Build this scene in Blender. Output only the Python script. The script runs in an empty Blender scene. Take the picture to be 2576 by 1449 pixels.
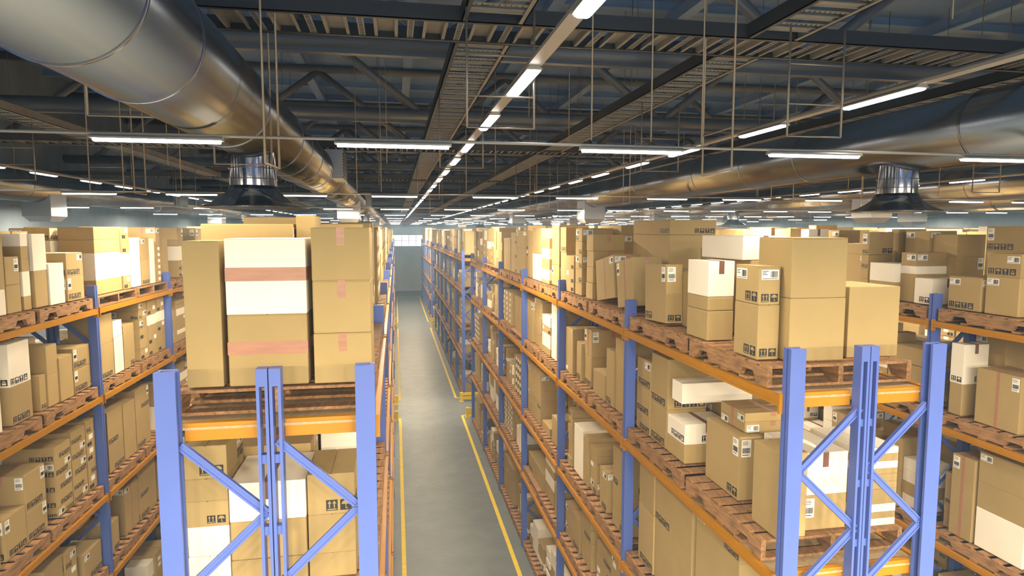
import bpy, bmesh, math, random
from mathutils import Vector, Matrix
from mathutils.bvhtree import BVHTree

random.seed(11)
R = random.random
U = random.uniform
SC = bpy.context.scene
COL = SC.collection
PI = math.pi
EYE = 7.85                       # eye height above the floor

# ---------------------------------------------------------------- helpers
class MB:
    """collects boxes, tubes and prisms into ONE mesh"""
    def __init__(s):
        s.v = []; s.f = []; s.m = []; s.sm = []
    def quad(s, pts, mi=0):
        n = len(s.v); s.v += [tuple(p) for p in pts]; s.f.append(tuple(range(n, n+len(pts)))); s.m.append(mi); s.sm.append(False)
    def box(s, x0, x1, y0, y1, z0, z1, mi=0):
        n = len(s.v)
        s.v += [(x0,y0,z0),(x1,y0,z0),(x1,y1,z0),(x0,y1,z0),(x0,y0,z1),(x1,y0,z1),(x1,y1,z1),(x0,y1,z1)]
        for q in ((0,3,2,1),(4,5,6,7),(0,1,5,4),(1,2,6,5),(2,3,7,6),(3,0,4,7)):
            s.f.append(tuple(n+i for i in q)); s.m.append(mi); s.sm.append(False)
    def hexa(s, P, mi=0):
        """eight corners, bottom ring then top ring"""
        n = len(s.v); s.v += [tuple(p) for p in P]
        for q in ((0,3,2,1),(4,5,6,7),(0,1,5,4),(1,2,6,5),(2,3,7,6),(3,0,4,7)):
            s.f.append(tuple(n+i for i in q)); s.m.append(mi); s.sm.append(False)
    def prism(s, poly, fn, a, b, mi=0):
        """extrude a 2-D polygon (u,w) between a and b; fn(u,w,t) gives the point"""
        n = len(s.v); k = len(poly)
        s.v += [fn(u,w,a) for u,w in poly] + [fn(u,w,b) for u,w in poly]
        for i in range(k):
            j = (i+1) % k
            s.f.append((n+i,n+j,n+k+j,n+k+i)); s.m.append(mi); s.sm.append(False)
        s.f.append(tuple(n+i for i in reversed(range(k)))); s.m.append(mi); s.sm.append(False)
        s.f.append(tuple(n+k+i for i in range(k))); s.m.append(mi); s.sm.append(False)
    def bar(s, p, q, w, h, mi=0, up=(0,0,1)):
        p = Vector(p); q = Vector(q); d = (q-p).normalized(); u = Vector(up)
        side = d.cross(u)
        if side.length < 1e-4: side = d.cross(Vector((0,1,0)))
        side.normalize(); u = side.cross(d).normalized()
        a = side*w/2; b = u*h/2
        s.hexa([p-a-b, p+a-b, q+a-b, q-a-b, p-a+b, p+a+b, q+a+b, q-a+b], mi)
    def tube(s, p, q, r, n=12, mi=0, caps=True, r2=None):
        p = Vector(p); q = Vector(q); d = (q-p).normalized()
        u = d.cross(Vector((0,0,1)))
        if u.length < 1e-4: u = Vector((1,0,0))
        u.normalize(); w = d.cross(u); b = len(s.v); r2 = r if r2 is None else r2
        for (c, rr) in ((p, r), (q, r2)):
            for i in range(n):
                t = 2*PI*i/n; s.v.append(tuple(c + u*math.cos(t)*rr + w*math.sin(t)*rr))
        for i in range(n):
            j = (i+1) % n; s.f.append((b+i,b+j,b+n+j,b+n+i)); s.m.append(mi); s.sm.append(True)
        if caps:
            s.f.append(tuple(b+i for i in reversed(range(n)))); s.m.append(mi); s.sm.append(False)
            s.f.append(tuple(b+n+i for i in range(n))); s.m.append(mi); s.sm.append(False)
    def lathe(s, prof, c, n=40, mi=0):
        b = len(s.v); cx, cy, cz = c
        for (r, z) in prof:
            for i in range(n):
                t = 2*PI*i/n; s.v.append((cx+r*math.cos(t), cy+r*math.sin(t), cz+z))
        for k in range(len(prof)-1):
            for i in range(n):
                j = (i+1) % n
                s.f.append((b+k*n+i, b+k*n+j, b+(k+1)*n+j, b+(k+1)*n+i)); s.m.append(mi); s.sm.append(True)
    def mesh(s, name, mats):
        me = bpy.data.meshes.new(name); me.from_pydata(s.v, [], s.f)
        for m in (mats if isinstance(mats, (list, tuple)) else [mats]): me.materials.append(m)
        me.polygons.foreach_set('material_index', s.m); me.polygons.foreach_set('use_smooth', s.sm)
        me.update(); return me
    def build(s, name, mats, parent=None, **k):
        return link(name, s.mesh(name, mats), parent, **k)

def link(name, data, parent=None, loc=None, rot=None, scale=None, kind=None):
    o = bpy.data.objects.new(name, data); COL.objects.link(o)
    if parent: o.parent = parent
    if loc: o.location = loc
    if rot: o.rotation_euler = rot
    if scale: o.scale = (scale,)*3
    if kind: o['kind'] = kind
    return o
def tag(o, label, cat, group=None, kind=None):
    if label: o['label'] = label
    if cat: o['category'] = cat
    if group: o['group'] = group
    if kind: o['kind'] = kind
    return o
def empty(name, label, cat, loc=(0,0,0), group=None):
    o = link(name, None, loc=loc); o.empty_display_size = .2
    return tag(o, label, cat, group)
def struct(o):
    o['kind'] = 'structure'; return o

# ---------------------------------------------------------------- materials
def mat(name, col, rough=.6, metal=0., noise=0., nscale=8., stretch=(1,1,1), rnd=0., bump=0., emit=None, spec=.5):
    m = bpy.data.materials.new(name); m.use_nodes = True; nt = m.node_tree; N = nt.nodes; L = nt.links
    b = N['Principled BSDF']; b.inputs['Base Color'].default_value = (*col, 1)
    b.inputs['Roughness'].default_value = rough; b.inputs['Metallic'].default_value = metal
    b.inputs['Specular IOR Level'].default_value = spec
    if noise or bump:
        tc = N.new('ShaderNodeTexCoord'); mp = N.new('ShaderNodeMapping'); mp.inputs['Scale'].default_value = stretch
        nz = N.new('ShaderNodeTexNoise'); nz.inputs['Scale'].default_value = nscale; nz.inputs['Detail'].default_value = 5
        L.new(tc.outputs['Object'], mp.inputs[0]); L.new(mp.outputs[0], nz.inputs[0])
    last = None
    if noise:
        mr = N.new('ShaderNodeMapRange'); mr.inputs[1].default_value = .3; mr.inputs[2].default_value = .7
        mr.inputs[3].default_value = 1-noise; mr.inputs[4].default_value = 1+noise
        L.new(nz.outputs[0], mr.inputs[0]); last = mr.outputs[0]
    if rnd:
        oi = N.new('ShaderNodeObjectInfo'); m2 = N.new('ShaderNodeMapRange')
        m2.inputs[3].default_value = 1-rnd; m2.inputs[4].default_value = 1+rnd
        L.new(oi.outputs['Random'], m2.inputs[0])
        if last:
            mm = N.new('ShaderNodeMath'); mm.operation = 'MULTIPLY'; L.new(last, mm.inputs[0]); L.new(m2.outputs[0], mm.inputs[1]); last = mm.outputs[0]
        else: last = m2.outputs[0]
    if last:
        vm = N.new('ShaderNodeVectorMath'); vm.operation = 'SCALE'; vm.inputs[0].default_value = col
        L.new(last, vm.inputs['Scale']); L.new(vm.outputs[0], b.inputs['Base Color'])
    if bump:
        bp = N.new('ShaderNodeBump'); bp.inputs['Strength'].default_value = bump; bp.inputs['Distance'].default_value = .01
        L.new(nz.outputs[0], bp.inputs['Height']); L.new(bp.outputs[0], b.inputs['Normal'])
    if emit:
        b.inputs['Emission Color'].default_value = (*emit[0], 1); b.inputs['Emission Strength'].default_value = emit[1]
    return m

M = {}
M['kraft']  = mat('cardboard', (.395,.285,.125), .8, noise=.035, nscale=3, rnd=.07)
M['white']  = mat('white_cardboard', (.88,.83,.74), .7, noise=.02, nscale=3, rnd=.03)
M['slit']   = mat('carton_slit', (.10,.065,.03), .9)
M['paper']  = mat('label_paper', (.86,.86,.84), .55)
M['ink']    = mat('ink', (.025,.025,.03), .6)
M['tape']   = mat('packing_tape', (.42,.205,.135), .3, noise=.1, nscale=14, stretch=(.4,3,3))
M['tapew']  = mat('brown_tape', (.20,.10,.075), .3)
M['wood']   = mat('pallet_wood', (.315,.168,.074), .75, noise=.42, nscale=5, stretch=(7,1.2,7), rnd=.12)
M['board']  = mat('particle_board', (.42,.30,.17), .8, noise=.14, nscale=30)
M['blue']   = mat('blue_paint', (.088,.142,.47), .38, noise=.04, nscale=2)
M['orange'] = mat('orange_paint', (.43,.185,.003), .42, noise=.05, nscale=3)
M['steel']  = mat('galvanised_steel', (.31,.32,.335), .25, metal=1., noise=.05, nscale=.8, rnd=.03)
M['ring']   = mat('duct_seam_steel', (.36,.34,.33), .25, metal=1.)
M['bell']   = mat('polished_steel', (.27,.26,.26), .12, metal=1., noise=.12, nscale=7)
M['vent']   = mat('vent_steel', (.45,.46,.48), .45, metal=.8)
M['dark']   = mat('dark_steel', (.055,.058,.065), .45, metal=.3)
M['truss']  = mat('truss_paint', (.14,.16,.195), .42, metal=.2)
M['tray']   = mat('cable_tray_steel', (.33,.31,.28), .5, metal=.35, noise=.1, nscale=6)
M['rod']    = mat('threaded_rod', (.36,.30,.24), .45, metal=.5)
M['house']  = mat('lamp_housing', (.45,.41,.36), .4, metal=.3)
M['glow']   = mat('lamp_diffuser', (.9,.9,.9), .4, emit=((1,.97,.93), 14))
M['roof']   = mat('roof_sheet', (.20,.33,.60), .6, metal=.1)
M['purlin'] = mat('roof_purlin', (.25,.40,.68), .5, metal=.2)
M['wall']   = mat('concrete_wall', (.19,.245,.32), .85, noise=.13, nscale=1.6, stretch=(1,1,.5))
M['wallb']  = mat('brightened_back_wall', (.66,.69,.78), .8, noise=.06, nscale=.8)  # paler than the other walls: light and haze put into its colour
M['line']   = mat('floor_paint', (.74,.52,.035), .55, noise=.10, nscale=9)
M['pane']   = mat('window_daylight', (.8,.85,.9), .3, emit=((.93,.97,1), 3.2))
M['frame']  = mat('window_frame', (.20,.22,.25), .5)
M['guard']  = mat('yellow_guard', (.78,.55,.01), .4)
# floor: grey sealed concrete with fine tyre streaks
fm = M['floor'] = mat('floor_concrete', (.145,.163,.178), .36, noise=.12, nscale=1.3)
nt = fm.node_tree; N = nt.nodes; L = nt.links
tc = N.new('ShaderNodeTexCoord'); mp = N.new('ShaderNodeMapping'); mp.inputs['Scale'].default_value = (1.2, 9, 1)
nz = N.new('ShaderNodeTexNoise'); nz.inputs['Scale'].default_value = 2.2; nz.inputs['Detail'].default_value = 9; nz.inputs['Roughness'].default_value = .7
mr = N.new('ShaderNodeMapRange'); mr.inputs[1].default_value = .3; mr.inputs[2].default_value = .7; mr.inputs[3].default_value = .24; mr.inputs[4].default_value = .56
L.new(tc.outputs['Object'], mp.inputs[0]); L.new(mp.outputs[0], nz.inputs[0]); L.new(nz.outputs[0], mr.inputs[0])
L.new(mr.outputs[0], N['Principled BSDF'].inputs['Roughness'])
bp = N.new('ShaderNodeBump'); bp.inputs['Strength'].default_value = .12; bp.inputs['Distance'].default_value = .01
L.new(nz.outputs[0], bp.inputs['Height']); L.new(bp.outputs[0], N['Principled BSDF'].inputs['Normal'])

# ---------------------------------------------------------------- camera
FPX = 1600.; YAW = .1808; PIT = .0898
cam = bpy.data.cameras.new('camera'); camo = bpy.data.objects.new('camera', cam); COL.objects.link(camo)
cam.sensor_width = 36; cam.lens = 36*FPX/2576; cam.clip_end = 400; cam.clip_start = .05
camo.location = (0, 0, EYE); camo.rotation_euler = (PI/2-PIT, 0, -YAW); SC.camera = camo
def cray(x, y):
    a = (x-1288)/FPX; b = -(y-724.5)/FPX
    zc = math.cos(PIT)+b*math.sin(PIT); up = -math.sin(PIT)+b*math.cos(PIT)
    return Vector((a*math.cos(YAW)+zc*math.sin(YAW), -a*math.sin(YAW)+zc*math.cos(YAW), up))

# ---------------------------------------------------------------- the hall
XL, XR, YB, YN, ZR = -10.5, 27.0, 84.0, -14.0, EYE+4.9
b = MB(); b.box(XL-.2, XR+.2, YN, YB+.2, -.2, 0); struct(b.build('floor', M['floor']))
b = MB(); b.box(XL-.3, XL, YN, YB+.3, 0, ZR); struct(b.build('wall_left', M['wall']))
b = MB(); b.box(XR, XR+.3, YN, YB+.3, 0, ZR); struct(b.build('wall_right', M['wall']))
b = MB(); b.box(XL-.3, XR+.3, YN-.3, YN, 0, ZR-3.2); struct(b.build('wall_front', M['wall']))
WX0, WX1, WZ0, WZ1 = -2.9, 8.2, EYE-2.05, EYE-.50
b = MB(); b.box(XL, WX0, YB, YB+.3, 0, ZR); b.box(WX1, XR, YB, YB+.3, 0, ZR); b.box(WX0, WX1, YB, YB+.3, 0, WZ0); b.box(WX0, WX1, YB, YB+.3, WZ1, ZR)
struct(b.build('wall_back', M['wallb']))
win = struct(empty('window_1', None, None, ((WX0+WX1)/2, YB+.1, WZ0)))
hw = (WX1-WX0)/2
b = MB(); b.box(-hw, hw, .06, .08, 0, WZ1-WZ0); b.build('window_pane', M['pane'], win)
b = MB()
for k in range(13):
    x = -hw + k*2*hw/12; b.box(x-.035, x+.035, -.05, .05, 0, WZ1-WZ0)
for z in (0.035, (WZ1-WZ0)/2, WZ1-WZ0-.035): b.box(-hw, hw, -.05, .05, z-.035, z+.035)
b.build('window_frame', M['frame'], win)
# roof: ribbed sheet, purlins across, girders along
b = MB(); b.box(XL-.3, XR+.3, YN, YB+.3, ZR, ZR+.15); struct(b.build('ceiling', M['roof']))
b = MB(); y = YN+1.0
while y < YB: b.box(XL, XR, y-.05, y+.05, ZR-.17, ZR); b.box(XL, XR, y-.10, y+.10, ZR-.19, ZR-.17); y += 2.2
struct(b.build('trim_1', M['purlin']))
b = MB()
for x in (-8.0, -5.2, -2.4, .4, 3.2, 6.0, 8.8, 12.2, 15.0, 18, 21, 24): b.box(x-.05, x+.05, YN, YB, ZR-.45, ZR-.19); b.box(x-.12, x+.12, YN, YB, ZR-.48, ZR-.45)
struct(b.build('trim_2', M['purlin']))
# painted aisle lines
def fline(n, x0, x1, y0, y1):
    b = MB(); b.box(x0, x1, y0, y1, .001, .004); struct(b.build('trim_%d' % n, M['line']))
n = 3
for (ya, yb) in ((2.0, 26.5), (29.4, 51.4), (54.9, 76.6)):
    fline(n, .03, .13, ya, yb); fline(n+1, 2.63, 2.73, ya, yb); n += 2
    for yy in (ya, yb):
        if 20 < yy < 76: fline(n, -1.5, .03, yy-.05, yy+.05); fline(n+1, 2.73, 4.4, yy-.05, yy+.05); n += 2
fline(n, .03, 2.73, 76.6, 76.85)

# ---------------------------------------------------------------- lamps
ORD = ['first','second','third','fourth','fifth','sixth','seventh','eighth','ninth','tenth','eleventh','twelfth','thirteenth','fourteenth','fifteenth','sixteenth','seventeenth','eighteenth','nineteenth','twentieth','twenty-first','twenty-second','twenty-third','twenty-fourth','twenty-fifth','twenty-sixth','twenty-seventh','twenty-eighth','twenty-ninth','thirtieth']
def lamp_meshes(axis, ln, w=.085):
    hb = MB(); gb = MB()
    def P(u, v, t): return (t, u, v) if axis == 'x' else (u, t, v)
    hb.prism([(-w/2,0),(w/2,0),(w/2,.012),(w*.28,.026),(-w*.28,.026),(-w/2,.012)], P, -ln/2-.02, ln/2+.02)
    gb.prism([(-w/2+.006,0),(-w/2+.014,-.012),(-w*.22,-.020),(w*.22,-.020),(w/2-.014,-.012),(w/2-.006,0)], P, -ln/2, ln/2)
    return hb.mesh('housing', M['house']), gb.mesh('diffuser', M['glow'])
LX = lamp_meshes('x', .85); LY = lamp_meshes('y', .86, .115)
def area(x, y, z, sx, sy, watts, col):
    l = bpy.data.lights.new('tube_light', 'AREA'); l.shape = 'RECTANGLE'; l.size = sx; l.size_y = sy; l.energy = watts; l.color = col
    o = bpy.data.objects.new('tube_light', l); COL.objects.link(o); o.location = (x, y, z); return o
WARM = (1.0, .84, .58)
WATT = 95.
rows = [-9.8 + 7.45*k for k in range(0, 11)]  # first row, unseen behind camera, and last row are added for their light
POW = [7.0, 7.0, .32, 2.3, 1.9, 1.5]  # rows behind the camera boosted to brighten the near rack ends
lx = []
for k in range(-3, 9):
    lx += [-.42 + 3.63*k - 1.27 - .0, -.42 + 3.63*k + .42 + .0]
lx = sorted([0.0+3.635*k for k in range(-2, 8)] + [-1.69+3.635*k for k in range(-2, 8)])
lx = [x for x in lx if XL+.8 < x < XR-1]
zr = EYE+.66
for i, y in enumerate(rows):
    rl = MB(); rl.tube((XL, y, zr+.038), (XR, y, zr+.038), .012, 8)
    tag(rl.build('light_rail', M['house']), 'thin rail spanning the hall that carries the %s cross row of strip lights' % ORD[i], 'rail', 'rails of the cross light rows')
    for j, x in enumerate(lx):
        if i < 2 and not (-7 < x < 11): continue
        t = empty('strip_light', 'long white strip light, %s from the left in the %s row across the hall' % (ORD[j], ORD[i]), 'light', (x, y, zr), 'strip lights in rows across the hall')
        link('housing', LX[0], t); link('diffuser', LX[1], t)
        area(x, y, zr-.026, .82, .05, WATT*(POW[i] if i < 6 else 1.2 if i < 9 else 4.5), WARM)  # end rows boosted to brighten the back wall
zy = EYE+1.15
for j, x in enumerate((-7.04, 1.0, 4.2, 13.1)):
    nm = ('outer left','central','right','far right')[j]
    rl = MB(); rl.prism([(-.05,.026),(.05,.026),(.05,.05),(.02,.075),(-.02,.075),(-.05,.05)], lambda u,w,t,x=x: (x+u, t, zy+w), -8, 80)
    tag(rl.build('light_rail', M['house']), 'long rail down the hall carrying the %s lengthwise line of strip lights' % nm, 'rail', 'rails of the lengthwise light lines')
    i = 0; c = 0
    for p in range(-1, 20):
        for off in (0., 1.84):
            y = 5.02 + 3.9*p + off
            if y > 58.5 or y < .5: continue
            t = empty('strip_light', 'short strip light, %s along the %s lengthwise line down the hall' % (('number ' + str(c+1)) if c >= 30 else ORD[c], nm), 'light', (x, y, zy), 'strip lights in lines down the hall')
            link('housing', LY[0], t); link('diffuser', LY[1], t); c += 1

# ---------------------------------------------------------------- ducts
def duct(x, z, r, label, items, seams):
    t = empty('air_duct', label, 'duct', (x, 20, z), 'round metal air ducts')
    def L3(y): return y-20
    b = MB(); b.tube((0, L3(-9), 0), (0, L3(80), 0), r, 64); b.build('duct_pipe', M['steel'], t)
    for s in seams:
        b = MB()
        for k in range(64):
            pass
        b.tube((0, L3(s)-.012, 0), (0, L3(s)+.012, 0), r+.010, 64); b.build('seam_ring', M['ring'], t)
    for (kind, y) in items:
        if kind == 'bell':
            v = MB(); v.tube((0, L3(y), -r+.13), (0, L3(y), -r-.30), .235, 40, caps=False)
            for zz in (-r-.09, -r-.20): v.tube((0, L3(y), zz), (0, L3(y), zz-.010), .241, 40)
            o = v.build('diffuser_neck', M['bell'], t)
            v = MB(); zb = -1.13+.245+ .0
            prof = [(.235,-r-.30+1e-3),(.24,-.66),(.262,-.71),(.30,-.755),(.36,-.80),(.44,-.842),(.52,-.872),(.556,-.884),(.558,-.892),(.54,-.889),(.43,-.858),(.33,-.80),(.25,-.73),(.225,-.66)]
            v.lathe(prof, (0, L3(y), 0), 56); v.build('diffuser_bell', M['bell'], o)
        elif kind == 'box':
            v = MB(); w = r*.9
            v.box(-w, w, L3(y)-.42, L3(y)+.42, -r-.36, -r*.35)
            v.hexa([(-w*.7,L3(y)-.28,-r-.50),(w*.7,L3(y)-.28,-r-.50),(w*.7,L3(y)+.28,-r-.50),(-w*.7,L3(y)+.28,-r-.50),(-w,L3(y)-.42,-r-.36),(w,L3(y)-.42,-r-.36),(w,L3(y)+.42,-r-.36),(-w,L3(y)+.42,-r-.36)])
            v.build('vent_box', M['vent'], t)
        elif kind == 'side':
            v = MB(); sx = 1
            v.box(r*.3*sx, (r+.16)*sx, L3(y)-.5, L3(y)+.5, -.18, .34)
            o = v.build('side_grille', M['vent'], t)
            v = MB()
            for q in range(9): v.box((r+.16), (r+.175), L3(y)-.46, L3(y)+.46, -.15+.052*q, -.15+.052*q+.022)
            v.build('grille_slats', M['dark'], o)
    return t
DZ = EYE+1.13
duct(-1.47, DZ, .385, 'large round steel duct over the left rack, nearest and biggest in view', [('bell',7.2),('box',21.5),('bell',33),('box',48),('side',12.6),('side',26.0)], [3.25,4.1,6.1,8.2,9.1,10.3,11.8,13.8,14.7,16.5,18.5,20.3,23,25,28,31,35,39,44,50,57,65,73])
duct(6.32, DZ, .385, 'round steel duct running beyond the right rack, second largest', [('bell',7.2),('box',20.2),('bell',47.5),('box',33),('box',61)], [4.5,5.95,8.85,10.4,12.2,15.4,17.2,19,22,24.6,27,30,34,38,42,45,50,56,63,71])
duct(-9.26, DZ, .385, 'round steel duct beside the left wall', [('box',19.2),('side',29),('box',36)], [10.5,14.5,18.0,21.1,22.5,25.5,28.3,31,35,40,47,56,68])
duct(14.1, DZ, .385, 'round steel duct at far right behind the right duct', [('box',17),('box',33),('bell',25),('box',50)], [9,11,13.5,15.2,19,22,27,31,37,44,54,66])
duct(21.9, DZ, .385, 'round steel duct nearest the right wall', [('box',24),('box',40)], [16,20,24.5,29,35,43,53,66])

# ---------------------------------------------------------------- roof trusses
nodes = [.58+5.12*k for k in range(-2, 6)]
zc = EYE+2.33; zt = EYE+4.33
ty = [-1.6+4.95*k for k in range(0, 17)]
protos = None
for i, y in enumerate(ty):
    if y > YB-1: continue
    t = empty('roof_truss', 'dark steel roof truss across the hall, %s counted from the camera end' % ORD[i], 'truss', (0, y, zc), 'roof trusses')
    if protos is None:
        protos = []
        b = MB(); b.tube((XL,0,0), (XR,0,0), .125, 20); b.box(XL, XR, -.055, .055, -.165, -.10); protos.append(('bottom_chord', b.mesh('bottom_chord', M['truss'])))
        b = MB(); b.tube((XL,0,zt-zc), (XR,0,zt-zc), .11, 16); protos.append(('top_chord', b.mesh('top_chord', M['truss'])))
        for x in nodes:
            for sgn in (-1, 1):
                xe = x+sgn*2.56
                if xe < XL-.1 or xe > XR: continue
                b = MB(); b.tube((x+sgn*.05,0,.05), (max(xe, XL),0,zt-zc-.05), .085, 14); protos.append(('diagonal', b.mesh('diagonal', M['truss'])))
    for nm, me in protos: link(nm, me, t)

# ---------------------------------------------------------------- cable trays
def tray(label, x0, x1, y0, y1, z, along, group):
    """channel-shaped tray: two side rails and rungs, alternately hat profiles and slotted strips"""
    t = empty('cable_tray', label, 'cable tray', ((x0+x1)/2, (y0+y1)/2, z), group)
    cx, cy = (x0+x1)/2, (y0+y1)/2
    h = .125
    if along == 'x':
        for s in (-1, 1):
            yy = (y1-y0)/2*s
            b = MB(); b.box(x0-cx, x1-cx, min(yy, yy-.012*s), max(yy, yy-.012*s), 0, h); b.box(x0-cx, x1-cx, min(yy, yy-.05*s), max(yy, yy-.05*s), 0, .008); b.build('side_rail', M['dark'], t)
        lo, hi, a, c = x0, x1, -(y1-y0)/2+.02, (y1-y0)/2-.02
    else:
        for s in (-1, 1):
            xx = (x1-x0)/2*s
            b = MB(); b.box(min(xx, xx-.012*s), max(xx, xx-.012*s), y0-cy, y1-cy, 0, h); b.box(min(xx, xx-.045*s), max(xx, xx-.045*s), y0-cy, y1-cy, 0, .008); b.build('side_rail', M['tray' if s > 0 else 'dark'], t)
        lo, hi, a, c = y0, y1, -(x1-x0)/2+.02, (x1-x0)/2-.02
    mid = cx if along == 'x' else cy
    b = MB(); p = lo+.1; k = 0
    step = .205 if along == 'x' else .15
    while p < hi-.1:
        u = p-mid
        def bx(u0, u1, z0, z1, v0=a, v1=c, mi=0):
            if along == 'x': b.box(u0, u1, v0, v1, z0, z1, mi)
            else: b.box(v0, v1, u0, u1, z0, z1, mi)
        if k % 2 == 0:
            w = .080 if along == 'x' else .050
            hd = .07 if along == 'x' else .026
            bx(u-w, u-w+.008, .012, hd); bx(u+w-.008, u+w, .012, hd); bx(u-w, u+w, hd-.004, hd+.004)
            if along == 'x': bx(u-w-.02, u-w, .010, .016); bx(u+w, u+w+.02, .010, .016)
        else:
            sw = .028 if along == 'x' else .020
            bx(u-sw, u+sw, .010, .016)
            q = a+.05
            while q < c-.03 and p < 40:
                bx(u-sw*.6, u+sw*.6, .006, .0098, q, q+.008, 1); q += .045
        p += step; k += 1
    b.build('rungs', [M['tray'], M['dark']], t, kind='stuff')
    return t
ZT = EYE+1.70
for i, y in enumerate((5.65, 13.9, 22.1, 30.3, 38.5, 46.7, 54.9, 63.1)):
    tray('perforated ladder tray hung across the hall, %s from the camera' % ORD[i], XL+.1, XR-.1, y-.30, y+.30, ZT, 'x', 'cable trays across the hall')
for x, w, s in ((.815, .52, 'above the centre aisle, left one of the aisle pair'), (3.35, .50, 'above the right rack face'), (7.1, .5, 'above the right duct'), (-5.64, .46, 'over the outer left rack'), (14.9, .5, 'over the far right racks')):
    for k, (ya, yb) in enumerate(((-4, 5.34), (5.96, 13.58), (14.22, 21.78), (22.42, 29.98), (30.62, 38.18), (38.82, 60))):
        if x > 14 and k < 1: continue
        tray('ladder tray lengthwise %s, %s stretch' % (s, ORD[k]), x-w/2, x+w/2, ya, yb, ZT+.002, 'y', 'cable trays down the hall')

# ---------------------------------------------------------------- hangers and rods
def hanger(i, p, q, z0, bars, r=.009, top=None):
    """two rods with cross bars between them: a trapeze hanger"""
    top = ZT if top is None else top
    p = Vector((p[0], p[1], 0)); q = Vector((q[0], q[1], 0)); z0 += EYE
    t = empty('trapeze_hanger', 'thin trapeze hanger of two rods, %s one from the camera' % ORD[i], 'hanger', ((p.x+q.x)/2, (p.y+q.y)/2, z0), 'trapeze hangers')
    o = Vector(t.location)
    for c in (p, q):
        b = MB(); b.tube(Vector((c.x, c.y, z0))-o, Vector((c.x, c.y, top))-o, r, 8); b.build('rod', M['rod'], t)
    for h in [0]+bars:
        b = MB(); b.tube(Vector((p.x, p.y, z0+h))-o, Vector((q.x, q.y, z0+h))-o, r*.8, 6); b.build('crossbar', M['rod'], t)
H = [((-.94,5.03),(-.91,5.45),.5,[],ZR), ((2.78,4.98),(2.78,5.50),.5,[.36],ZR), ((3.28,4.98),(3.79,4.98),.8,[.27,.6],None), ((.56,5.0),(1.09,5.0),.8,[.24,.55],None),
     ((-2.09,4.97),(-1.6,4.97),.8,[.3],ZR), ((.57,8.2),(1.12,8.2),.8,[],ZT), ((3.26,8.2),(3.79,8.2),.8,[.43],ZT), ((-5.95,7.7),(-5.4,7.7),.8,[.3,.55],ZT), ((-1.59,6.2),(-1.1,6.2),.6,[],ZR),
     ((-5.60,11.4),(-6.15,11.4),.8,[.24,.5],ZT), ((-4.74,11.2),(-4.25,11.2),.6,[.2,.4],ZR), ((-3.4,9.3),(-3.4,9.7),.5,[],ZR), ((3.33,15.7),(3.5,15.7),.6,[],ZR),
     ((8.9,8.6),(9.4,8.6),.6,[.3],ZR), ((-1.87,24.7),(-1.74,24.7),.55,[],ZR), ((7.6,12.),(8.1,12.),.6,[.35],ZR), ((.57,16.4),(1.12,16.4),.8,[.4],ZT), ((3.1,16.4),(3.6,16.4),.8,[.4],ZT), ((5.0,13.2),(5.0,13.6),.6,[],ZR),
     ((10.5,13.),(11.,13.),.5,[],ZR), ((13.,15.),(13.5,15.),.5,[.3],ZR), ((-5.9,19.),(-5.4,19.),.7,[.4],ZT), ((5.4,21.),(5.8,21.),.5,[],ZR), ((1.4,26.),(1.4,26.5),.5,[],ZR), ((9.5,24.),(10.,24.),.4,[],ZR), ((15.,22.),(15.6,22.),.3,[],ZR), ((.6,34.),(1.1,34.),.6,[],ZR)]
for i, h in enumerate(H): hanger(i, h[0], h[1], h[2], h[3], top=h[4])
i = 0
rs = random.Random(5)
for yy in (4.2, 5.1, 7.3, 9.6, 12.55, 14.8, 17.6, 20.0, 23.6, 27.5, 33., 40.):
    for xx in (-8.6, -6.9, -4.1, -2.7, -.35, 1.75, 2.4, 4.9, 7.9, 9.8, 12.2, 16.5):
        if rs.random() < .35: continue
        x = xx+rs.uniform(-.4, .4); y = yy+rs.uniform(-.9, .9); zb = rs.choice((zr+.08, zr+.08, EYE+1.25, EYE+1.83))
        if zb == zr+.08: y = min(rows, key=lambda v: abs(v-y))
        elif abs(x+1.47) < .45 or abs(x-6.32) < .45: continue
        b = MB(); b.tube((0,0,0), (0,0,ZR-zb), .007, 6)
        o = b.build('hanger_rod', M['rod'], loc=(x, y, zb)); tag(o, 'thin steel rod hanging from the roof with nothing else beside it', 'rod', 'single hanger rods under the roof'); i += 1

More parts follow.
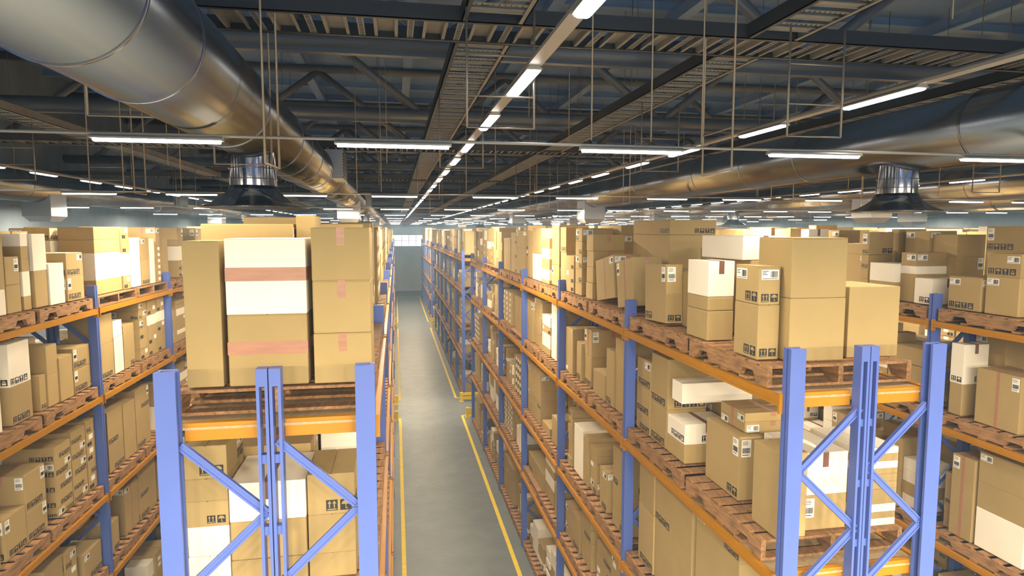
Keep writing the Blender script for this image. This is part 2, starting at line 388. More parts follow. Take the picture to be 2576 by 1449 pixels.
# thin dusty haze that fills the hall
b = MB(); b.box(XL-.2, XR+.2, YN+.1, YB-.01, .01, ZR-.01)
hz = b.build('haze', None or bpy.data.materials.new('haze_air')); struct(hz)
hm = bpy.data.materials['haze_air']; hm.use_nodes = True; hm.node_tree.nodes.clear()
vo = hm.node_tree.nodes.new('ShaderNodeOutputMaterial'); vs_ = hm.node_tree.nodes.new('ShaderNodeVolumeScatter')
vs_.inputs['Color'].default_value = (.38, .64, 1, 1); vs_.inputs['Density'].default_value = .0040; vs_.inputs['Anisotropy'].default_value = 0.
hm.node_tree.links.new(vs_.outputs[0], vo.inputs['Volume'])
CARTONS = """
B 1 3.24 3.76 4.78 5.28 6.75 7.284 b 0
B 1 3.24 3.76 4.78 5.28 7.284 7.792 b 0
B 1 3.84 4.34 4.84 5.44 6.75 7.366 b 0
B 1 3.02 3.22 4.897 5.276 6.75 7.22 m 0
B 1 3.02 3.22 4.897 5.276 7.22 7.551 l 0
B 1 3.06 3.34 5.86 6.314 6.75 7.048 b 0
B 1 3.06 3.34 5.86 6.314 7.048 7.192 b 0
B 1 3.06 3.34 5.86 6.314 7.192 7.549 T 0
B 1 3.27 3.57 6.515 7.125 6.75 7.38 l 0
B 1 3.06 3.266 6.857 7.48 6.75 7.433 l 0.05
B 1 3.984 4.12 6.353 7.855 6.75 7.335 b 0
B 1 3.984 4.12 6.353 7.855 7.335 7.421 b 0
B 1 3.984 4.12 6.353 7.855 7.421 7.529 m 0
B 1 3.984 4.12 6.353 7.855 7.529 7.633 l 0
B 1 3.574 3.98 5.955 6.847 6.75 7.549 b 0
B 1 3.48 3.98 5.955 6.847 7.549 7.799 T 0
B 1 3.66 4.34 8.135 9.48 6.75 7.793 b 0
B 1 3.66 4.34 8.135 9.48 7.793 8.002 m 0
B 1 3.12 3.54 8.03 8.669 6.75 7.409 x 0.16
B 1 3.12 3.54 8.788 9.63 6.75 7.382 x 0.16
B 1 3.1 3.65 10.376 10.766 6.75 6.945 b 0
B 1 3.1 3.65 10.376 10.766 6.945 7.195 m 0
B 1 3.1 3.65 10.376 10.766 7.195 7.431 l 0
B 1 3.1 3.65 10.376 10.766 7.431 7.665 m 0
B 1 3.1 3.65 10.376 10.766 7.665 7.893 l 0
B 1 3.1 3.6 10.868 11.378 6.75 6.904 m 0
B 1 3.1 3.6 10.868 11.378 6.904 7.151 l 0
B 1 3.1 3.6 10.868 11.378 7.151 7.398 m 0
B 1 3.7 4.3 10.133 11.38 6.75 7.787 b 0
B 1 3.7 4.3 10.133 11.38 7.787 7.945 b 0
B 1 3.15 3.75 12.097 12.681 6.75 7.169 b 0
B 1 3.15 3.75 12.097 12.681 7.169 7.961 b 0
B 1 3.1 3.7 12.685 13.371 6.75 6.828 b 0
B 1 3.1 3.7 12.685 13.371 6.828 7.047 w 0
B 1 3.1 3.7 12.685 13.371 7.047 7.265 b 0
B 1 3.1 3.7 12.685 13.371 7.265 7.483 w 0
B 1 3.1 3.7 12.685 13.371 7.483 7.693 b 0
B 1 3.1 3.7 13.448 14.305 6.75 7.339 w 0
B 1 3.1 3.7 13.448 14.305 7.339 7.905 b 0
B 1 3.12 3.72 14.485 14.905 6.75 7.854 b 0
B 1 3.1 3.7 15.472 16.264 6.75 7.412 m 0
B 1 3.1 3.7 15.472 16.264 7.412 7.854 b 0
B 1 3.1 3.7 16.32 17.077 6.75 7.13 m 0
B 1 3.1 3.7 16.32 17.077 7.13 7.493 m 0
B 1 3.1 3.7 16.32 17.077 7.493 7.802 m 0
B 1 3.1 3.7 17.199 18.244 6.75 7.637 b 0
B 2 3.41 3.84 4.76 5.36 5.26 5.574 b 0
B 2 3.41 3.84 4.76 5.36 5.574 5.947 T 0
B 2 3.91 4.34 4.76 5.38 5.243 5.309 w 0
B 2 3.91 4.34 4.76 5.38 5.309 5.368 b 0
B 2 3.91 4.34 4.76 5.38 5.368 5.441 w 0
B 2 3.91 4.34 4.76 5.38 5.441 5.579 b 0
B 2 3.91 4.34 4.76 5.38 5.579 5.644 b 0
B 2 3.91 4.34 4.76 5.38 5.644 5.713 b 0
B 2 3.91 4.34 4.76 5.38 5.713 5.764 b 0
B 2 3.91 4.34 4.76 5.38 5.764 5.829 w 0
B 2 3.91 4.34 4.76 5.38 5.829 5.897 b 0
B 2 3.91 4.34 4.76 5.38 5.897 5.955 w 0
B 2 3.12 3.39 4.67 5.053 5.26 5.994 b 0
B 2 3.2 3.45 5.424 6.081 5.26 5.889 l 0
B 2 3.454 3.9 5.51 5.978 5.26 5.597 b 0
B 2 3.454 3.9 5.51 5.978 5.597 5.902 m 0
B 2 3.3 3.9 5.51 5.978 5.902 6.001 x 0
B 2 3.3 3.9 5.51 5.978 6.001 6.091 x 0
B 2 3.12 3.67 6.416 6.87 5.26 5.479 b 0
B 2 3.12 3.67 6.416 6.87 5.479 5.71 W 0
B 2 3.1 3.95 6.464 6.726 5.931 6.16 w 0
B 2 3.12 3.62 6.893 7.373 5.26 5.741 m 0
B 2 3.12 3.62 6.893 7.373 5.741 6.345 m 0
B 2 3.12 3.62 7.398 7.855 5.26 5.481 m 0
B 2 3.12 3.62 7.398 7.855 5.481 5.838 m 0
B 2 3.12 3.62 7.398 7.855 5.838 6.208 l 0
B 2 3.75 4.25 8.015 8.827 5.26 6.028 b 0
B 2 3.12 3.57 8.248 8.698 5.26 6.311 b 0
B 2 3.1 3.5 8.702 9.043 5.26 6.098 m 0
B 2 3.1 3.4 9.099 9.677 5.26 5.65 b 0
B 2 3.15 3.9 9.942 10.345 5.26 5.763 m 0
B 2 3.15 3.9 9.942 10.345 5.763 6.213 x 0
B 2 3.1 3.4 10.349 10.642 5.26 5.925 m 0
B 2 3.1 3.6 10.899 11.38 5.26 5.393 l 0
B 2 3.1 3.6 10.899 11.38 5.393 5.502 b 0
B 2 3.1 3.6 10.899 11.38 5.502 5.611 l 0
B 2 3.1 3.6 10.899 11.38 5.611 5.719 b 0
B 2 3.1 3.6 10.899 11.38 5.719 5.828 l 0
B 2 3.1 3.6 10.899 11.38 5.828 5.936 b 0
B 2 3.1 3.6 10.899 11.38 5.936 6.022 b 0
B 2 3.1 3.6 10.899 11.38 6.022 6.087 l 0
B 2 3.12 3.62 12.131 12.56 5.26 6.43 w 0
B 2 3.1 3.5 12.581 13.305 5.26 5.407 b 0
B 2 3.1 3.5 12.581 13.305 5.407 5.572 w 0
B 2 3.1 3.5 12.581 13.305 5.572 5.696 w 0
B 2 3.1 3.5 12.581 13.305 5.696 5.861 l 0
B 2 3.1 3.5 12.581 13.305 5.861 6.067 w 0
B 2 3.15 3.75 13.638 14.297 5.26 6.011 b 0
B 2 3.15 3.75 13.638 14.297 6.011 6.321 b 0
B 2 3.1 3.6 14.301 14.905 5.26 6.221 b 0
B 3 3.1 3.6 7.176 7.656 3.55 4.31 m 0
B 3 3.1 3.6 7.176 7.656 4.31 4.844 b 0
B 3 3.12 3.72 6.185 7.174 3.55 4.289 m 0
B 3 3.12 3.72 6.185 7.174 4.289 4.806 m 0
B 3 3.12 3.72 5.224 6.09 3.55 4.737 m 0
B 3 3.12 3.72 5.224 6.09 4.737 4.923 l 0
B 3 3.1 3.5 8.148 8.682 3.55 4.153 m 0
B 3 3.1 3.5 8.148 8.682 4.153 4.723 m 0
B 3 3.15 3.75 9.6 9.945 3.55 3.767 l 0
B 3 3.15 3.75 9.6 9.945 3.767 3.933 b 0
B 3 3.15 3.75 9.6 9.945 3.933 4.066 l 0
B 3 3.15 3.75 9.6 9.945 4.066 4.199 b 0
B 3 3.15 3.75 9.6 9.945 4.199 4.311 b 0
B 3 3.1 3.45 8.955 9.283 3.55 4.185 l 0
B 3 3.12 3.92 9.961 10.238 3.55 4.379 b 0
B 3 3.12 3.92 10.286 10.811 3.55 4.412 w 0
B 3 3.1 3.6 11.915 12.405 3.453 4.099 m 0
B 3 3.12 3.62 12.659 13.359 3.447 3.703 b 0
B 3 3.1 3.7 13.428 14.808 3.55 3.869 b 0
B 3 3.1 3.7 13.428 14.808 3.869 4.093 l 0
B 3 3.1 3.7 13.428 14.808 4.093 4.317 b 0
B 3 3.1 3.7 13.428 14.808 4.317 4.673 x 0
B 4 3.12 3.82 10.457 11.38 2.11 2.368 l 0
B 4 3.12 3.82 10.457 11.38 2.368 2.478 b 0
B 4 3.12 3.82 10.457 11.38 2.478 2.727 x 0
B 4 3.15 3.75 12.402 13.153 2.12 2.43 b 0
B 4 3.15 3.75 12.402 13.153 2.43 2.685 w 0
B 4 3.15 3.75 12.402 13.153 2.685 2.855 b 0
B 4 3.15 3.75 12.402 13.153 2.855 2.982 w 0
B 4 3.1 3.6 11.659 12.137 2.12 2.744 b 0
B 4 3.1 3.6 13.157 14.698 2.12 2.533 m 0
A 1 -1.45 -1.21 4.72 5.22 6.75 7.78 b 0
A 1 -1.17 -0.63 4.7 5.3 6.75 7.263 h 0
A 1 -1.17 -0.63 4.7 5.3 7.263 7.796 H 0
A 1 -0.59 -0.18499999999999983 4.7 5.25 6.75 7.112 q 0
A 1 -0.59 -0.18499999999999983 4.7 5.25 7.112 7.496 q 0
A 1 -0.59 -0.18499999999999983 4.7 5.25 7.496 7.874 q 0
A 1 -1.5 -0.81 5.36 5.86 6.75 7.344 b 0
A 1 -1.5 -0.81 5.36 5.86 7.344 7.905 b 0
A 1 -0.79 -0.65 5.4 5.9 6.75 7.625 b 0
A 1 -0.79 -0.65 5.4 5.9 7.625 7.973 b 0
A 2 -1.505 -1.22 4.74 5.24 5.26 5.498 w 0
A 2 -1.505 -1.22 4.74 5.24 5.498 5.722 w 0
A 2 -1.505 -1.22 4.74 5.24 5.722 5.912 m 0
A 2 -1.505 -1.22 4.74 5.24 5.912 6.078 m 0
A 2 -1.505 -1.22 4.74 5.24 6.078 6.32 l 0
A 2 -1.21 -0.68 4.72 5.32 5.26 5.456 b 0
A 2 -1.21 -0.68 4.72 5.32 5.456 5.747 b 0
A 2 -1.21 -0.68 4.72 5.32 5.747 6.034 T 0
A 2 -0.67 -0.33 4.74 5.29 5.26 5.446 b 0
A 2 -0.67 -0.33 4.74 5.29 5.446 5.746 m 0
A 2 -0.67 -0.33 4.74 5.29 5.746 6.055 l 0
A 2 -1.34 -0.72 5.36 5.86 5.26 5.994 b 0
A 2 -1.34 -0.72 5.36 5.86 5.994 6.095 x 0
C 1 -5.98 -5.08 9.841 10.019 6.75 6.941 b 0
C 1 -5.98 -5.08 9.841 10.019 6.941 7.107 w 0
C 1 -5.98 -5.08 9.841 10.019 7.107 7.284 w 0
C 1 -5.98 -5.08 9.841 10.019 7.284 7.465 b 0
C 1 -5.98 -5.08 9.841 10.019 7.465 7.634 b 0
C 1 -5.98 -5.08 9.841 10.019 7.634 7.809 w 0
C 1 -5.55 -5.05 10.07 10.421 6.75 7.28 b 0
C 1 -5.55 -5.05 10.07 10.421 7.28 7.807 w 0
C 1 -5.23 -5.03 10.425 10.851 6.75 7.364 w 0
C 1 -5.53 -5.03 10.937 11.468 6.75 7.133 l 0
C 1 -5.53 -5.03 10.937 11.468 7.133 7.503 l 0
C 1 -6.28 -5.68 11.389 11.57 6.75 7.726 b 0
C 1 -6.23 -5.63 11.77 12.176 6.75 7.458 b 0
C 1 -6.23 -5.63 11.77 12.176 7.458 7.682 w 0
C 1 -6.23 -5.63 11.77 12.176 7.682 7.892 l 0
C 1 -6.23 -5.63 12.203 13.038 6.75 6.988 b 0
C 1 -6.23 -5.63 12.203 13.038 6.988 7.463 w 0
C 1 -6.23 -5.63 12.203 13.038 7.463 7.696 l 0
C 1 -6.23 -5.63 12.203 13.038 7.696 7.914 l 0
C 1 -5.6 -5.05 11.956 12.994 6.75 6.999 b 0
C 1 -5.6 -5.05 11.956 12.994 6.999 7.468 w 0
C 1 -5.6 -5.05 11.956 12.994 7.468 7.698 b 0
C 1 -5.6 -5.05 11.956 12.994 7.698 7.913 b 0
C 1 -5.53 -5.03 13.013 13.343 6.75 6.999 l 0
C 1 -5.53 -5.03 13.013 13.343 6.999 7.431 w 0
C 1 -5.53 -5.03 13.013 13.343 7.431 7.683 m 0
C 1 -5.53 -5.03 13.013 13.343 7.683 7.919 l 0
C 1 -5.43 -5.03 13.419 13.853 6.75 7.716 w 0
C 1 -5.53 -5.03 13.915 14.34 6.75 7.256 m 0
C 1 -5.53 -5.03 13.915 14.34 7.256 7.71 b 0
C 1 -5.53 -5.03 14.384 14.632 6.75 7.276 w 0
C 1 -5.53 -5.03 14.384 14.632 7.276 7.689 w 0
C 1 -5.68 -5.08 15.255 15.588 6.75 6.998 b 0
C 1 -5.68 -5.08 15.255 15.588 6.998 7.256 b 0
C 1 -5.68 -5.08 15.255 15.588 7.256 7.47 b 0
C 1 -5.68 -5.08 15.255 15.588 7.47 7.683 b 0
C 2 -5.55 -5.05 9.325 9.819 5.26 5.777 m 0
C 2 -5.55 -5.05 9.325 9.819 5.777 6.352 W 0
C 2 -5.5 -5.05 10.238 10.544 5.26 5.736 b 0
C 2 -5.5 -5.05 10.238 10.544 5.736 6.166 b 0
C 2 -5.43 -5.03 10.548 10.939 5.26 5.932 b 0
C 2 -5.55 -5.05 11.009 11.57 5.26 5.644 l 0
C 2 -5.55 -5.05 11.009 11.57 5.644 5.988 l 0
C 2 -5.53 -5.03 11.928 12.422 5.26 5.874 m 0
C 2 -5.53 -5.03 11.928 12.422 5.874 6.392 b 0
C 2 -5.43 -5.03 12.455 12.835 5.26 5.924 w 0
C 2 -5.43 -5.03 12.455 12.835 5.924 6.214 w 0
C 2 -5.43 -5.03 12.871 13.356 5.26 6.08 m 0
C 2 -5.65 -5.05 13.689 14.087 5.26 5.478 l 0
C 2 -5.65 -5.05 13.689 14.087 5.478 5.671 t 0
C 2 -5.65 -5.05 13.689 14.087 5.671 5.879 m 0
C 2 -5.65 -5.05 13.689 14.087 5.879 6.071 l 0
C 2 -5.65 -5.05 13.689 14.087 6.071 6.262 l 0
C 2 -5.65 -5.05 13.689 14.087 6.262 6.422 b 0
C 2 -5.55 -5.05 14.131 14.603 5.26 5.495 m 0
C 2 -5.55 -5.05 14.131 14.603 5.495 5.687 l 0
C 2 -5.55 -5.05 14.131 14.603 5.687 5.894 t 0
C 2 -5.55 -5.05 14.131 14.603 5.894 6.1 w 0
C 2 -5.55 -5.05 14.131 14.603 6.1 6.306 l 0
C 2 -5.55 -5.05 14.131 14.603 6.306 6.43 b 0
C 2 -5.55 -5.05 14.65 15.095 5.26 5.515 m 0
C 2 -5.55 -5.05 14.65 15.095 5.515 5.688 t 0
C 2 -5.55 -5.05 14.65 15.095 5.688 5.903 l 0
C 2 -5.55 -5.05 14.65 15.095 5.903 6.117 w 0
C 2 -5.55 -5.05 14.65 15.095 6.117 6.331 l 0
C 2 -5.55 -5.05 14.65 15.095 6.331 6.43 b 0
C 3 -5.65 -5.05 8.98 9.474 3.55 4.113 s 0
C 3 -5.65 -5.05 9.493 10.007 3.55 3.988 s 0
C 3 -5.65 -5.05 9.493 10.007 3.988 4.512 s 0
C 3 -5.75 -5.05 10.287 10.757 3.55 3.686 l 0
C 3 -5.75 -5.05 10.287 10.757 3.686 3.927 m 0
C 3 -5.75 -5.05 10.287 10.757 3.927 4.16 l 0
C 3 -5.75 -5.05 10.287 10.757 4.16 4.405 l 0
C 3 -5.75 -5.05 10.287 10.757 4.405 4.63 m 0
C 3 -5.75 -5.05 10.783 11.248 3.55 3.732 l 0
C 3 -5.75 -5.05 10.783 11.248 3.732 3.958 m 0
C 3 -5.75 -5.05 10.783 11.248 3.958 4.216 l 0
C 3 -5.75 -5.05 10.783 11.248 4.216 4.472 l 0
C 3 -5.75 -5.05 10.783 11.248 4.472 4.696 m 0
C 3 -5.75 -5.05 11.276 11.57 3.55 3.798 l 0
C 3 -5.75 -5.05 11.276 11.57 3.798 4.034 m 0
C 3 -5.75 -5.05 11.276 11.57 4.034 4.27 l 0
C 3 -5.75 -5.05 11.276 11.57 4.27 4.505 l 0
C 3 -5.75 -5.05 11.276 11.57 4.505 4.725 m 0
C 3 -5.55 -5.05 12.055 12.682 3.55 4.037 m 0
C 3 -5.55 -5.05 12.055 12.682 4.037 4.648 m 0
C 3 -5.55 -5.05 12.717 13.262 3.55 4.115 b 0
C 3 -5.55 -5.05 12.717 13.262 4.115 4.608 b 0
C 3 -5.55 -5.05 13.301 13.987 3.55 4.289 m 0
C 3 -5.55 -5.05 13.301 13.987 4.289 4.725 l 0
C 4 -5.48 -5.03 10.912 11.526 2.12 2.616 l 0
C 4 -5.55 -5.05 9.811 10.321 2.12 2.956 b 0
C 4 -5.43 -5.03 11.884 12.233 2.12 2.691 m 0
C 4 -5.58 -5.08 12.645 13.293 2.12 3.034 x 0
C 4 -5.55 -5.05 13.297 14.129 2.12 2.531 m 0
C 4 -5.55 -5.05 13.297 14.129 2.531 3.179 m 0
D 1 7.75 8.25 7.251 7.769 6.75 7.213 s 0
D 1 7.75 8.346 6.719 7.192 6.75 7.253 b 0
D 1 7.75 8.346 6.719 7.192 7.253 7.553 l 0
D 1 8.35 8.95 7.025 7.787 6.75 7.559 l 0
D 1 8.35 8.95 7.025 7.787 7.559 7.915 l 0
D 1 7.8 8.4 8.118 8.429 6.75 7.137 W 0
D 1 7.85 8.396 8.468 8.768 6.75 7.184 b 0
D 1 7.85 8.396 8.468 8.768 7.184 7.306 w 0
D 1 7.85 8.396 8.468 8.768 7.306 7.513 x 0
D 1 7.75 8.25 8.772 9.313 6.75 7.036 b 0
D 1 7.75 8.25 8.772 9.313 7.036 7.328 w 0
D 1 8.15 8.75 9.846 10.455 6.75 7.436 b 0
D 1 8.15 8.75 9.846 10.455 7.436 7.624 b 0
D 1 8.4 8.9 8.305 8.769 6.75 7.461 l 0
D 1 8.4 8.9 8.305 8.769 7.461 7.792 b 0
D 1 8.35 8.85 8.773 9.262 6.75 7.474 b 0
D 1 8.35 8.85 8.773 9.262 7.474 7.852 b 0
D 2 7.75 8.15 7.445 7.655 5.26 5.709 b 0
D 2 7.75 8.15 7.445 7.655 5.709 6.27 W 0
D 2 7.75 8.25 6.608 7.233 5.26 6.003 x 0
D 2 8.35 8.85 7.368 7.855 5.26 5.916 w 0
D 2 8.35 8.85 7.368 7.855 5.916 6.365 b 0
D 3 7.75 8.1 7.169 7.524 3.55 4.713 x 0
D 3 7.77 8.37 6.446 7.127 3.55 4.097 w 0
D 3 7.77 8.37 6.446 7.127 4.097 4.461 b 0
D 3 7.77 8.37 6.446 7.127 4.461 4.874 b 0
"""

# ---------------------------------------------------------------- pallet racks
LEV = {1: EYE-1.30, 2: EYE-2.79, 3: EYE-4.50, 4: EYE-5.93, 5: 0.0}   # top of the beams
BAY = 3.525; RW = 1.39; POST = EYE-.91
WORDS = {'A': 'left rack', 'B': 'right rack', 'C': 'outer left rack', 'D': 'outer right rack', 'E': 'fifth rack across', 'F': 'sixth rack across', 'G': 'seventh rack across'}
RACKS = []                                                       # name, run, x0, y0, bays, detailed
for nm, x0, y0 in (('A', -1.545, 4.41), ('B', 2.98, 4.41), ('C', -6.32, 4.6), ('D', 7.65, 4.41), ('E', 12.3, 4.36), ('F', 17.0, 4.36), ('G', 21.6, 4.36)):
    for run, dy in ((0, 0), (1, 24.74), (2, 50.6)):
        RACKS.append((nm, run, x0, y0+dy, 6, (nm in 'ABCD' and run == 0) or (nm == 'B' and run == 1)))
def post_mesh(outer, side):
    """channel post; side = direction in which its grooved face looks"""
    b = MB(); h = POST
    if outer:
        d, w = .13, .05
        poly = [(0,-w),(0,-.012),(.022,-.009),(.022,.009),(0,.012),(0,w),(d,w),(d,w-.022),(.03,w-.022),(.03,-w+.022),(d,-w+.022),(d,-w)]
        b.prism([(u*side, v) for u, v in (poly if side > 0 else poly[::-1])], lambda u,v,t: (u, v, t), 0, h)
        b.box(min(-.02*side, .15*side), max(-.02*side, .15*side), -.09, .09, 0, .012)
    else:
        d, w = .075, .045
        for (ua, ub) in ((0, .020), (.055, .075)): b.box(min(ua*side, ub*side), max(ua*side, ub*side), -w, w, 0, h-.12)
        b.box(min(0, d*side), max(0, d*side), -w, w, h-.12, h)
        z = h-.62
        while z > .1: b.box(min(.01*side, (d-.01)*side), max(.01*side, (d-.01)*side), -w*.6, w*.6, z-.03, z+.03); z -= .5
    return b
PM = {(o, s): post_mesh(o, s).mesh('post', M['blue']) for o in (0, 1) for s in (-1, 1)}
def brace_mesh(xa, xb):
    """zigzag of ribbed channels between x = xa (first node) and xb"""
    b = MB(); z = POST-.50; a, c = xa, xb
    while z > .25:
        z2 = z-.50
        p = Vector((a, 0, z)); q = Vector((c, 0, z2)); d = (q-p).normalized(); nrm = Vector((0,1,0)).cross(d).normalized()
        b.bar(p, q, .022, .056, up=nrm)
        for s in (-1, 1): b.bar(p+nrm*.021*s+Vector((0,-.014,0)), q+nrm*.021*s+Vector((0,-.014,0)), .012, .014, up=nrm)
        a, c = c, a; z = z2
    return b
def beam_mesh(ln):
    b = MB()
    b.box(-.025, .025, .05, ln-.05, -.085, 0)
    b.box(-.028, .028, .035, .062, -.14, .02); b.box(-.028, .028, ln-.062, ln-.035, -.14, .02)
    b.box(-.030, -.025, .062, ln-.062, -.052, -.034)
    return b
BMESH = beam_mesh(BAY).mesh('beam', M['orange'])
b = MB(); b.box(.03, RW-.03, .06, BAY-.06, -.030, -.012); DMESH = b.mesh('shelf_panel', M['board'])
b = MB(); b.box(.14, .62, -.025, .025, -.105, .015); b.box(.78, RW-.12, -.025, .025, -.105, .015); EMESH = b.mesh('end_beam', M['orange'])
BR = {'A': (brace_mesh(.13, .66), brace_mesh(.74, 1.27)), 'B': (brace_mesh(.66, .13), brace_mesh(1.27, .74))}
BRM = {k: tuple(q.mesh('bracing', M['blue']) for q in v) for k, v in BR.items()}
for (nm, run, x0, y0, nb, det) in RACKS:
    lab = {0: 'blue and orange pallet rack run, %s, first run', 1: 'blue and orange pallet rack run, %s, beyond the cross aisle', 2: 'blue and orange pallet rack run, %s, last run by back wall'}[run] % WORDS[nm]
    t = empty('pallet_rack', lab, 'rack', (x0, y0, 0), 'pallet racks')
    k = 'A' if nm in 'AC' else 'B'
    if det:
        for i in range(nb+1):
            y = i*BAY
            link('post', PM[1, 1], t, (0, y, 0)); link('post', PM[0, -1], t, (.695, y, 0)); link('post', PM[0, 1], t, (.703, y, 0)); link('post', PM[1, -1], t, (RW, y, 0))
            for q in (0, 1): link('bracing', BRM[k][q], t, (0, y, 0))
            if i in (0, nb):
                for l in (1, 2, 3, 4): link('end_beam', EMESH, t, (0, y+(.09 if i == 0 else -.09), LEV[l]))
        for l in (1, 2, 3, 4):
            for i in range(nb):
                link('beam', BMESH, t, (.0, i*BAY, LEV[l])); link('beam', BMESH, t, (RW, i*BAY, LEV[l]), (0, 0, 0))
                link('shelf_panel', DMESH, t, (0, i*BAY, LEV[l]))
    else:
        p = MB(); bm_ = MB(); s = MB(); z = MB()
        for i in range(nb+1):
            y = i*BAY
            for (xa, xb, w) in ((0, .13, .05), (.62, .695, .045), (.703, .778, .045), (RW-.13, RW, .05)): p.box(xa, xb, y-w, y+w, 0, POST)
            zz = POST-.5; fl = 0
            while zz > .3:
                for (a, c) in ((.13, .66), (1.27, .74)) if fl else ((.66, .13), (.74, 1.27)): z.bar((a, y, zz), (c, y, zz-.5), .02, .055)
                zz -= .5; fl = 1-fl
        for l in (1, 2, 3, 4):
            for xx in (0, RW): bm_.box(xx-.025, xx+.025, .05, nb*BAY-.05, LEV[l]-.085, LEV[l])
            bm_.box(.13, RW-.13, .06, .11, LEV[l]-.105, LEV[l]+.015)
            s.box(.03, RW-.03, .11, nb*BAY-.06, LEV[l]-.03, LEV[l]-.012)
        p.build('posts', M['blue'], t); z.build('bracing', M['blue'], t); bm_.build('beams', M['orange'], t); s.build('shelf_panels', M['board'], t)
# yellow end guards on the floor
i = 0
for nm, x0 in (('left rack', -1.56), ('right rack', 2.98)):
    for (y, w) in ((26.2, 'at the cross aisle, near side'), (28.75, 'at the cross aisle, far side'), (51.0, 'at the far cross aisle, near side'), (54.55, 'at the far cross aisle, far side')):
        t = empty('rack_guard', 'low yellow guard barrier of the %s %s' % (nm, w), 'guard', (x0+.7, y, 0), 'yellow rack end guards')
        for s in (-1, 1):
            b = MB(); b.box(-.06, .06, -.06, .06, 0, .42) ; b.build('guard_post', M['guard'], t, loc=(.80*s, 0, 0))
            b = MB(); b.box(-.10, .10, -.10, .10, 0, .015); b.build('foot_plate', M['guard'], t, loc=(.80*s, 0, 0))
        b = MB()
        for zz in (.10, .27): b.prism([(-.03,0),(.03,0),(.03,.04),(.055,.05),(.055,.08),(.03,.09),(.03,.13),(-.03,.13)], lambda u,v,t_,zz=zz: (t_, u, zz+v), -.74, .74)
        b.build('guard_rail', M['guard'], t)

# ---------------------------------------------------------------- loads
def deckz(l): return LEV[l]+.195
C = []        # every carton: rack, run, level, x0,x1,y0,y1,z0,z1, code, tilt
P = []        # every pallet: rack, run, level, bay, slot, x, y, rotated
man = []
for ln in CARTONS.strip().split('\n'):
    f = ln.split(); man.append([f[0], 0, int(f[1])]+[float(v) for v in f[2:8]]+[f[8], float(f[9])])
C += man
BYKEY = {}
def put(c):
    k = (c[0], c[1], c[2])
    for o in BYKEY.get(k, []):
        if min(o[4], c[4])-max(o[3], c[3]) > -.004 and min(o[6], c[6])-max(o[5], c[5]) > -.004 and min(o[8], c[8])-max(o[7], c[7]) > .005: return False
    BYKEY.setdefault(k, []).append(c); return True
for c in man: BYKEY.setdefault((c[0], 0, c[2]), []).append(c)
rg = random.Random(4)
MANBAY = {('A',1):0.9, ('A',2):.9, ('B',1):2.6, ('B',2):2.75, ('B',3):2.95, ('B',4):2.95, ('C',1):2.95, ('C',2):2.95, ('C',3):2.95, ('C',4):2.95, ('D',1):1.45, ('D',2):.95, ('D',3):.95}
def codepick(): return rg.choice('bbbbbmmllsstxxwwWT')
def load(nm, run, l, x0, ya, yb, onlyback=False):
    """stacks of cartons on one pallet, front row(s) towards the aisles"""
    hmax = (1.08 if l == 1 else .98 if l in (2, 5) else 1.12 if l == 3 else .95)
    z0 = deckz(l)
    style = rg.random()
    xs = [(x0+.12, x0+.66), (x0+.73, x0+1.27)]
    if nm == 'E' or nm == 'F' or nm == 'G': xs = [(x0+.1, x0+1.28)]
    for (xa, xb) in xs:
        y = ya+rg.uniform(.02, .10)
        uniform = rg.random() < .35
        uw = rg.choice((.27, .36, .5)); uh = rg.choice((.15, .2, .26, .34)); uc = rg.choice('blmts')
        while y < yb-.16:
            w = uw if uniform else rg.choice((.18, .25, .33, .42, .55, .72))
            if y+w > yb: w = yb-y-.01
            if w < .14: break
            lastfit = rg.random() < .8; top_ = rg.uniform(-.03, .13)
            if run == 0 and nm in 'AB' and y < 6.2: top_ = -.16
            H_ = hmax*(1. if uniform else rg.uniform(.45, 1.02))
            if l == 1: H_ = 1.2 if lastfit else max(H_, .7)
            z = z0; dx0 = rg.uniform(0, .08)*(0 if uniform else 1); cc = codepick()
            same = rg.random() < .5; hh = rg.choice((.13, .19, .27, .38, .52, .7))
            while z < z0+H_-.08:
                h = uh if uniform else (hh if same else rg.choice((.1, .16, .24, .34, .48)))
                if z+h > z0+hmax+(.45 if l == 1 else .05): break
                code = uc if uniform else (cc if same and rg.random() < .8 else codepick())
                j = rg.uniform(0, .02)
                if z > EYE+min(top_, .0)-.10: break
                if l == 1 and lastfit and z+h > EYE-.30: h = EYE+top_-z
                c = [nm, run, l, round(xa+dx0+(j if xa < x0+.4 else 0), 3), round(xb-dx0*.5, 3), round(y+.004, 3), round(y+w-.004, 3), round(z, 3), round(z+h-.002, 3), code, 0.]
                if not put(c): break
                C.append(c); z += h
            y += w+(.003 if uniform or rg.random() < .6 else rg.uniform(.01, .06))
for (nm, run, x0, y0, nb, det) in RACKS:
    for l in (1, 2, 3, 4, 5):
        if nm in 'EFG' and l > 2: continue
        for i in range(nb):
            for s in (0, 1):
                ya = y0+i*BAY+ (.27 if i == 0 and s == 0 else .09)+s*1.72; yb = y0+i*BAY+.09+s*1.72+1.62
                if s == 1: yb = min(yb, y0+(i+1)*BAY-.08)
                rot = (nm == 'C' and l == 1 and i == 2 and run == 0) or (nm == 'B' and l == 1 and i == 4 and run == 0 and s == 0) or rg.random() < .05
                if nm == 'B' and run == 0 and i < 2: rot = False
                P.append([nm, run, l, i, s, x0+.02, ya, yb, rot])
                load(nm, run, l, x0, ya+.02, yb-.02)

